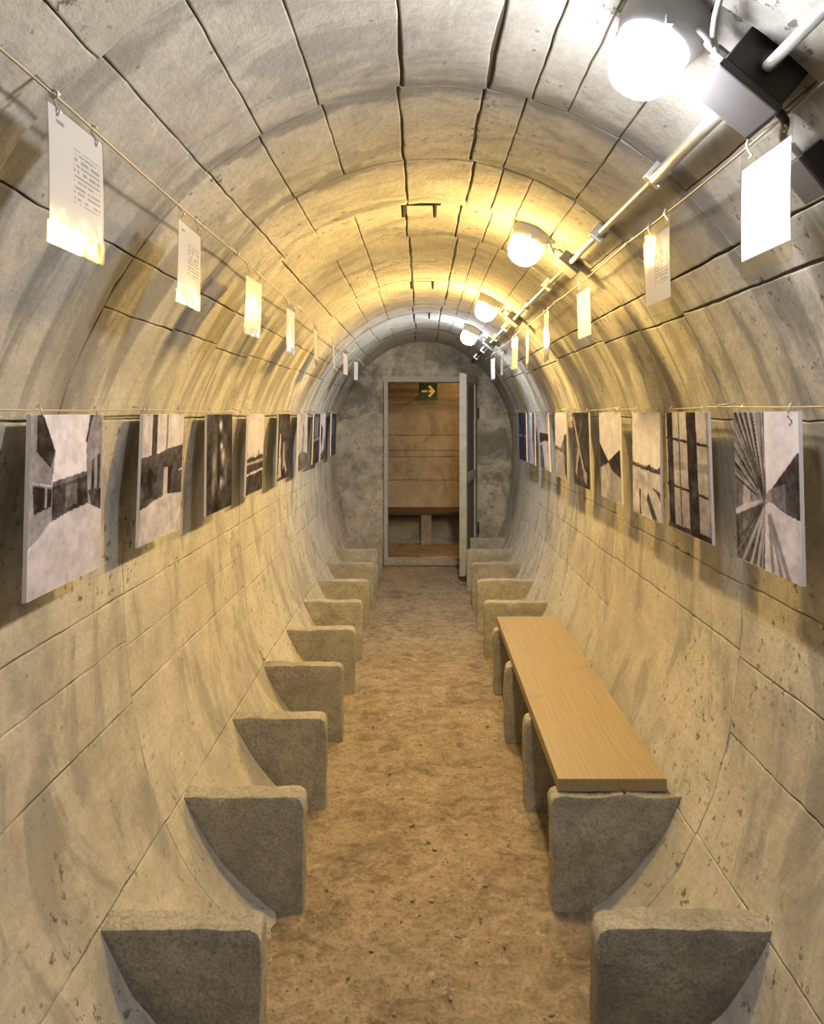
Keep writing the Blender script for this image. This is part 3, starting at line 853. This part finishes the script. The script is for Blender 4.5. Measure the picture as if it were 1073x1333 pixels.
def ph_alley(c):
    c.t[:] = .95
    c.poly([(0, 0), (.15, 0), (.31, .21), (.27, .40), (0, .36)], .45).poly([(.08, 0), (.15, 0), (.31, .21), (.25, .3), (.08, .2)], .08)
    c.poly([(0, .36), (.28, .41), (.30, .62), (0, .72)], .48).poly([(.04, .38), (.27, .42), (.27, .52), (.06, .54)], .07).line((.2, .4), (.2, .52), .03, .5)
    c.poly([(.78, 0), (1, 0), (1, .63), (.78, .56), (.74, .22)], .46).poly([(.80, 0), (.84, 0), (.75, .18), (.73, .16)], .1)
    for x in (.83, .92): c.poly([(x, .30 - (x - .8) * .3), (x + .045, .28 - (x - .8) * .3), (x + .045, .49), (x, .47)], .1)
    c.poly([(.28, .38), (.76, .35), (.79, .56), (.52, .58), (.28, .62)], .13).poly([(.28, .38), (.76, .35), (.76, .38), (.28, .41)], .3).poly([(.45, .42), (.62, .41), (.62, .54), (.45, .55)], .3)
    c.poly([(.78, .47), (1, .48), (1, .62), (.84, .57)], .12)
    c.poly([(0, .74), (.25, .61), (.5, .575), (.78, .555), (1, .62), (1, 1), (0, 1)], .78).tex(.16, 14, 16, 0, .6).tex(.08, 5, 9, .58, 1)
def ph_yard(c):
    c.t[:] = .80; c.tex(.25, 7, 3, 0, .35)
    c.poly([(.22, 0), (.34, 0), (.33, .32), (.22, .33)], .12).poly([(.55, 0), (.60, 0), (.60, .3), (.54, .3)], .42)
    c.poly([(0, .33), (.4, .31), (.62, .28), (1, .26), (1, .68), (.5, .70), (0, .72)], .16).tex(.10, 9, 14, .28, .7)
    c.poly([(.15, .43), (.36, .42), (.36, .54), (.15, .55)], .05).poly([(.52, .43), (.62, .43), (.62, .68), (.52, .68)], .62).poly([(.62, .43), (.70, .43), (.70, .67), (.62, .67)], .04)
    c.line((.9, .48), (1, .47), .012, .85)
    c.poly([(0, .74), (.3, .68), (.6, .655), (1, .68), (1, 1), (0, 1)], .74).tex(.22, 8, 9, .66, 1)
def ph_night(c):
    c.t[:] = .10; c.tex(.10, 6, 6)
    c.blob(.52, .12, .05, .05, 1).blob(.55, .335, .045, .03, 1).blob(.62, .45, .07, .09, .7).blob(.28, .50, .08, .12, .42).blob(.52, .71, .12, .045, .6).blob(.25, .72, .07, .10, .4).blob(.72, .60, .06, .12, .25)
    c.poly([(.40, .20), (.5, .2), (.5, 1), (.38, 1)], .05)
def ph_field(c):
    c.t[:] = .78; c.tex(.05, 4, 3)
    c.poly([(0, .55), (.3, .54), (.5, .55), (.8, .53), (1, .54), (1, .60), (0, .60)], .12).blob(.25, .56, .12, .03, .1).blob(.75, .55, .15, .03, .1).line((.7, .46), (.7, .55), .04, .2)
    c.poly([(0, .60), (1, .58), (1, .63), (0, .64)], .55).poly([(0, .63), (1, .62), (1, .72), (0, .74)], .14).poly([(0, .73), (1, .71), (1, .74), (0, .76)], .75).poly([(0, .76), (1, .74), (1, 1), (0, 1)], .12).tex(.12, 6, 8, .7, 1)
def ph_dark_figure(c):
    c.t[:] = .10; c.tex(.09, 7, 7)
    c.poly([(.12, .30), (.25, .30), (.22, .62), (.1, .62)], .55).poly([(.40, .45), (.55, .42), (.60, .80), (.42, .85)], .5).poly([(.1, .65), (.25, .62), (.3, .95), (.05, .96)], .62).line((.55, .7), (.75, .9), .08, .55).tex(.15, 12, 9, .3, 1)
def ph_tree(c):
    c.t[:] = .66; c.tex(.12, 5, 5)
    c.line((.3, 0), (.55, .35), .06, .2).line((.55, .35), (.35, .75), .07, .15).line((.6, 0), (.55, .35), .04, .3)
    c.poly([(0, .72), (.4, .66), (1, .72), (1, 1), (0, 1)], .28).tex(.12, 8, 8, .6, 1)
def ph_dark_window(c):
    c.t[:] = .12; c.poly([(.2, .08), (.7, .08), (.7, .45), (.2, .45)], .35).line((.45, .08), (.45, .45), .05, .08).poly([(0, .5), (1, .47), (1, .53), (0, .56)], .4).tex(.1, 8, 8)
def ph_snow_slope(c):
    c.t[:] = .82; c.poly([(0, .2), (.4, .3), (.3, .6), (0, .7)], .12).poly([(.5, .55), (1, .4), (1, .8), (.6, .9)], .5).poly([(0, .85), (1, .75), (1, 1), (0, 1)], .15); c.tex(.1, 6, 6); c.blue[:] = .12
def ph_edge(c):
    c.t[:] = .14; c.tex(.1, 6, 6); c.poly([(.1, .1), (.5, .1), (.5, .5), (.1, .5)], .3)
def ph_fence_street(c):
    c.t[:] = .95
    c.poly([(0, 0), (.50, 0), (.52, .5), (.54, .60), (0, .62)], .42).tex(.05, 20, 3, 0, .6)
    for a in (.02, .10, .20, .30): c.line((a, 0), (.50, .56), .035, .12); c.line((a + .045, 0), (.51, .56), .02, .62)
    c.poly([(.46, 0), (.51, 0), (.51, .14), (.49, .15)], .05).poly([(.44, 0), (.5, 0), (.52, .55), (.47, .55)], .25)
    c.poly([(0, .31), (.2, .40), (.42, .55), (0, .67)], .30).poly([(0, .31), (.2, .40), (.2, .42), (0, .37)], .06).poly([(.15, .44), (.25, .47), (.27, .60), (.13, .62)], .6).poly([(.27, .48), (.36, .52), (.38, .58), (.30, .60)], .45)
    c.poly([(0, .66), (.20, .60), (.48, .555), (.30, .62), (0, .70)], .72)
    c.poly([(0, .70), (.3, .62), (.5, .57), (.47, 1), (0, 1)], .20).tex(.16, 18, 12, .66, 1)
    for a, t in ((.05, .6), (.22, .7), (.34, .65), (.42, .5)): c.line((.49, .60), (a, 1.05), .028, t)
    c.poly([(.53, .47), (.70, .49), (.70, .56), (.53, .57)], .5).poly([(.60, .475), (.97, .24), (1, .24), (1, .63), (.80, .61), (.60, .56)], .13).poly([(.60, .475), (.80, .43), (.80, .60), (.60, .56)], .33).tex(.03, 16, 10, .2, .6)
    c.poly([(.50, .58), (.60, .57), (.82, .61), (1, .635), (1, 1), (.47, 1)], .80).tex(.12, 9, 16, .62, 1)
    for a in (.60, .74, .86): c.line((.56, .64), (a, 1.05), .05, .45)
    rr = random.Random(4)
    for _ in range(26):
        a = rr.uniform(math.pi * .52, math.pi * 1.45); q = (.52 + math.cos(a) * 1.3, .575 - math.sin(a) * 1.3); st = rr.uniform(.08, .3)
        c.line((.52 + (q[0] - .52) * st, .575 + (q[1] - .575) * st), q, rr.uniform(.006, .016), rr.choice((.1, .2, .55, .7)))
    c.poly([(.505, 0), (1, 0), (1, .24), (.97, .24), (.60, .475), (.53, .50)], .95)
    c.line((.85, .02), (.92, .06), .012, .3).line((.92, .06), (.88, .08), .012, .3)
def ph_window_bars(c):
    c.t[:] = .58; c.grad([(0, 0), (1, 0), (1, 1), (0, 1)], .66, .46); c.tex(.06, 4, 6); c.poly([(0, .42), (1, .40), (1, .47), (0, .49)], .45)
    for v in (.22, .62): c.line((0, v), (1, v + .04), .022, .10)
    c.line((.34, 0), (.34, 1), .02, .22)
    c.poly([(.03, 0), (.18, 0), (.18, 1), (.03, 1)], .06).poly([(.52, 0), (.74, 0), (.76, 1), (.54, 1)], .05).line((.97, 0), (.98, 1), .03, .4).poly([(0, .955), (1, .95), (1, 1), (0, 1)], .08)
def ph_snow_tracks(c):
    c.t[:] = .86; c.poly([(0, .50), (1, .52), (1, .56), (0, .54)], .35)
    c.poly([(0, .49), (.15, .52), (.3, .525), (.5, .53), (.58, .50), (.65, .49), (.72, .53), (.9, .52), (1, .49), (1, .56), (.5, .56), (0, .53)], .14)
    c.poly([(0, .535), (.5, .555), (1, .565), (1, 1), (0, 1)], .70).tex(.28, 10, 12, .57, 1)
    c.line((.28, .75), (.30, 1), .05, .1).line((.55, .80), (.85, 1.02), .10, .14).line((.75, .71), (1, .74), .02, .12).poly([(.85, .73), (1, .74), (1, .82)], .15)
def ph_hourglass(c):
    c.t[:] = .92; c.poly([(0, .36), (.42, .56), (.36, .60), (0, .66)], .10).poly([(.42, .56), (1, .40), (1, .72), (.6, .66), (.42, .59)], .09)
    c.poly([(.33, .60), (.45, .585), (.60, .66), (1, .72), (1, 1), (0, 1), (0, .66)], .55).poly([(.3, .62), (.45, .59), (.5, .8), (.2, 1), (.0, 1), (0, .8)], .66).tex(.16, 7, 9, .6, 1)
def ph_streaks(c):
    c.t[:] = .14; c.tex(.08, 6, 6)
    c.line((.05, .05), (.40, .50), .07, .6).line((.35, .5), (.15, .85), .10, .55).line((.6, .1), (.40, .5), .03, .3).poly([(.62, .75), (.85, .8), (.8, .95), (.6, .9)], .5).line((.40, .50), (.78, .93), .06, .6).tex(.1, 10, 10, .5, 1)
def ph_pale_lane(c):
    c.t[:] = .74; c.tex(.06, 4, 4); c.poly([(0, .52), (.5, .54), (.7, .42), (1, .36), (1, .75), (.7, .6), (0, .58)], .25).poly([(0, .58), (.7, .6), (1, .75), (1, 1), (0, 1)], .52).poly([(.75, .35), (1, .3), (1, 1), (.85, .9)], .12); c.tex(.12, 8, 8, .5, 1)
def ph_dark_band(c):
    c.t[:] = .70; c.poly([(0, .36), (1, .35), (1, .48), (0, .55)], .10).poly([(.2, .52), (.7, .48), (1, .9), (.5, 1)], .75).poly([(0, .6), (.25, .55), (.5, 1), (0, 1)], .2).tex(.08, 6, 6)
def ph_grey_lane(c):
    c.t[:] = .45; c.poly([(.3, 0), (.7, 0), (.6, .5), (.4, .5)], .75).poly([(.4, .5), (.6, .5), (.9, 1), (.1, 1)], .6).poly([(.7, 0), (1, 0), (1, .9), (.62, .5)], .2).tex(.12, 8, 6); c.blue[:] = .1
def ph_blue_dark(c):
    c.t[:] = .08; c.line((0, .48), (1, .47), .04, .45); c.blue[:] = .28; c.poly([(.5, 0), (.7, 0), (.7, 1), (.5, 1)], .02); c.tex(.05, 6, 6)

LEFT = [(1.460, 1.802, ph_alley, 'large photograph of a snowy alley between old houses, nearest on the left wall'),
        (2.06, 2.41, ph_yard, 'photograph of a dark house front above a snowy yard, second on the left wall'),
        (2.68, 3.03, ph_night, 'almost black night photograph with small bright lights, third on the left wall'),
        (3.315, 3.67, ph_field, 'photograph of a pale sky over dark striped fields on the left wall'),
        (4.03, 4.40, ph_dark_figure, 'dark photograph with pale blurred shapes, fifth on the left wall'),
        (4.70, 5.06, ph_tree, 'light grey photograph of a bent tree, sixth on the left wall'),
        (5.40, 5.72, ph_dark_window, 'small dark photograph of a window, seventh on the left wall'),
        (5.76, 6.06, ph_snow_slope, 'small bluish white photograph of a snow slope, eighth on the left wall'),
        (6.45, 6.80, ph_edge, 'farthest photograph on the left wall, seen almost edge-on beside the end wall')]
RIGHT = [(1.570, 1.886, ph_fence_street, 'large photograph of a snowy street along a board fence, nearest on the right wall'),
         (2.063, 2.416, ph_window_bars, 'photograph of dark vertical window bars before a pale view, second on the right wall'),
         (2.466, 2.80, ph_snow_tracks, 'photograph of a snowfield with tracks under a blank sky, third on the right wall'),
         (2.98, 3.317, ph_hourglass, 'photograph of a snowy road between two dark wedge-shaped roofs on the right wall'),
         (3.53, 3.886, ph_streaks, 'dark photograph with pale diagonal streaks, fifth on the right wall'),
         (4.05, 4.40, ph_pale_lane, 'pale grey photograph of a lane, sixth on the right wall'),
         (4.64, 5.00, ph_dark_band, 'photograph with a black band across its middle, seventh on the right wall'),
         (5.20, 5.50, ph_grey_lane, 'small grey photograph of a narrow lane, eighth on the right wall'),
         (5.62, 6.00, ph_blue_dark, 'farthest photograph on the right wall, black with a blue tint')]
def make_photo(side, ya, yb, fn, lab, k):
    near = k < 4
    W, H = (110, 150) if k < 2 else ((70, 96) if near else (36, 50))
    c = Cv(W, H, .5, 17 * k + (5 if side > 0 else 0)); fn(c); c.tex(.16, 6, 8); c.tex(.12, 22, 26); rgb = c.rgb()
    wx, wh = WIRES['LL' if side < 0 else 'LR']
    x0 = -0.795 if side < 0 else 0.858
    if side < 0: ya, yb = ya * .9637, yb * .9637
    top = EYE - .003 if side < 0 else EYE + .004
    hgt = 0.398 if side > 0 else 0.384
    w = yb - ya
    rt = empty('photo_panel', (x0, (ya + yb) / 2, top - hgt), lab, 'photograph', 'photographs hung along the walls')
    lean = (0.010 + 0.006 * math.sin(k * 2.3)) * -side * -1      # foot swings back towards the wall
    turn = 0.004 * math.sin(k * 1.7 + side)
    def P(u, v, d):   # u along the picture left to right as seen, v down, d towards the room
        y = (ya + u * w) if side < 0 else (yb - u * w)
        return (x0 - side * d + lean * v + turn * (u - .5), y, top - v * hgt)
    th = .008
    v8 = [P(u, v, d) for d in (-th, 0) for (u, v) in ((0, 0), (1, 0), (1, 1), (0, 1))]
    me = mesh_of('board', v8, [(0, 1, 2, 3), (7, 6, 5, 4), (0, 4, 5, 1), (1, 5, 6, 2), (2, 6, 7, 3), (3, 7, 4, 0)])
    link('board', me, M_FOAM, rt, False)
    U, V = c.U, c.V
    vs = [P(U[i, j] * .997 + .0015, V[i, j] * .997 + .0015, .0008) for i in range(W) for j in range(H)]
    idx = np.arange(W * H).reshape(W, H)
    f = np.stack([idx[:-1, :-1], idx[:-1, 1:], idx[1:, 1:], idx[1:, :-1]], -1).reshape(-1, 4)
    me = bpy.data.meshes.new('print'); me.from_pydata(vs, [], f.tolist()); me.update()
    at = me.color_attributes.new('print', 'FLOAT_COLOR', 'POINT')
    at.data.foreach_set('color', np.concatenate([rgb.reshape(-1, 3), np.ones((W * H, 1))], 1).astype(np.float32).ravel())
    link('print', me, M_PRINT, rt, False)
    for u in (.12, .88):
        a = P(u, 0.012, .001); b = P(u, -.02, .0)
        y = a[1]
        MB().tube([(wx, y, wh), (wx - side * .004, y, wh + .006), (wx - side * .008, y, wh - .002), (a[0] - side * .003, y, a[2])], .0016, 6).build('hook', M_STEEL, rt, True)
for k, a in enumerate(LEFT): make_photo(-1, *a, k)
for k, a in enumerate(RIGHT): make_photo(1, *a, k)

# ------------------------------------------------------------------ text sheets in clear sleeves
PL = [1.067, 1.585, 2.20, 2.84, 3.53, 4.26, 4.90, 5.70, 6.36, 6.90]
PR = [1.20, 1.745, 2.535, 3.29, 3.88, 4.39, 5.05, 5.68]
def make_sheet(side, yc, k):
    wx, wh = WIRES['UL' if side < 0 else 'UR']
    w, hgt = (0.166, 0.205) if side < 0 else (0.172, 0.232)
    row = 'left' if side < 0 else 'right'
    lab = ('nearest and largest white text sheet hanging from the %s wire' % row) if k == 0 else ('%s hanging text sheet from the front on the %s wire' % (ORD[k], row))
    if k == (len(PL) if side < 0 else len(PR)) - 1: lab = 'farthest hanging text sheet on the %s wire, near the end wall' % row
    top = wh - .012
    rt = empty('text_sheet', (wx, yc, top - hgt), lab, 'sheet', 'text sheets hung on the upper wires')
    turn = rs.uniform(-.10, .10) * (0.4 if k < 2 else 1)
    ct, st_ = math.cos(turn), math.sin(turn)
    def P(u, v, d):
        l = (u - .5) * w; y = l if side < 0 else -l
        bow = .003 * math.sin(v * 2.6 + k)
        return (wx + y * st_ - side * (d + bow), yc + y * ct, top - v * hgt)
    # sleeve: thin clear film front and back
    vs, fs = [], []
    nv = 6
    for d in (.0016, -.0016):
        b = len(vs)
        for i in range(nv + 1):
            vs += [P(0, i / nv, d), P(1, i / nv, d)]
        fs += [(b + 2 * i, b + 2 * i + 1, b + 2 * i + 3, b + 2 * i + 2) for i in range(nv)]
    b = 2 * (nv + 1)
    for i in range(nv):
        fs += [(2 * i, 2 * i + 2, b + 2 * i + 2, b + 2 * i), (2 * i + 1, b + 2 * i + 1, b + 2 * i + 3, 2 * i + 3)]
    fs += [(2 * nv, 2 * nv + 1, b + 2 * nv + 1, b + 2 * nv)]
    link('sleeve', mesh_of('sleeve', vs, fs), M_CLEAR, rt, False)
    # printed sheet inside
    v0, v1 = (.02, .84) if side < 0 and k == 0 else (.13, .86)
    W, H = (60, 90) if k < 2 else (10, 14)
    U, V = np.meshgrid(np.linspace(0, 1, W), np.linspace(0, 1, H), indexing='ij')
    t = np.full(U.shape, .80)
    if k < 2:
        line = (np.floor(V * 40) % 2 == 1) & (V > .24) & (V < .74) & (U > .42) & (U < .92)
        words = vnoise(U * 26, np.floor(V * 40) * 3.7, 1.0, 50 + k) > -.35
        t = np.where(line & words, .42, t)
        t = np.where((V > .09) & (V < .125) & (U > .12) & (U < .27), .35, t)
    vs = [P(.012 + U[i, j] * .976, v0 + V[i, j] * (v1 - v0), 0.0) for i in range(W) for j in range(H)]
    idx = np.arange(W * H).reshape(W, H)
    f = np.stack([idx[:-1, :-1], idx[:-1, 1:], idx[1:, 1:], idx[1:, :-1]], -1).reshape(-1, 4)
    me = bpy.data.meshes.new('sheet'); me.from_pydata(vs, [], f.tolist()); me.update()
    at = me.color_attributes.new('print', 'FLOAT_COLOR', 'POINT')
    at.data.foreach_set('color', np.stack([t * .95, t * .95, t, np.ones_like(t)], -1).astype(np.float32).ravel())
    link('sheet', me, M_SHEET, rt, False)
    for u in (.15, .85):
        q = P(u, .0, 0)
        y = q[1]
        pts = [(q[0] + side * 0, y, q[2] - .016), (q[0] + .006, y, q[2] - .010), (q[0], y, q[2] - .002), (wx - .005, y, wh - .004), (wx - .003, y, wh + .006), (wx + .004, y, wh + .003)]
        MB().tube(pts, .0020, 6).build('hook', M_STEEL, rt, True)
for k, y in enumerate(PL): make_sheet(-1, y, k)
for k, y in enumerate(PR): make_sheet(1, y, k)

# lamp of the cross gallery, out of sight to the right of the doorway
gp = Vector((0.80, YC - .05, HC + BU - .004))
gl = empty('bulkhead_lamp', gp, 'lamp of the cross gallery hidden beyond the doorway', 'lamp')
MB().lathe([(0.074, -.004), (0.076, .0), (0.076, .030), (0.064, .056), (0.0, .056)], gp, (0, 0, -1), 24).build('housing', M_HOUSE, gl)
gg = MB().lathe([(0.061, .052), (0.063, .062), (0.0625, .085), (0.057, .110), (0.044, .128), (0.024, .138), (0.0, .140)], gp, (0, 0, -1), 14).build('globe', emit_material('glowing_globe', (1.0, .50, .13), 560.0), gl, True)
glow_attr(gg, gp, Vector((0, 0, -1)), False)
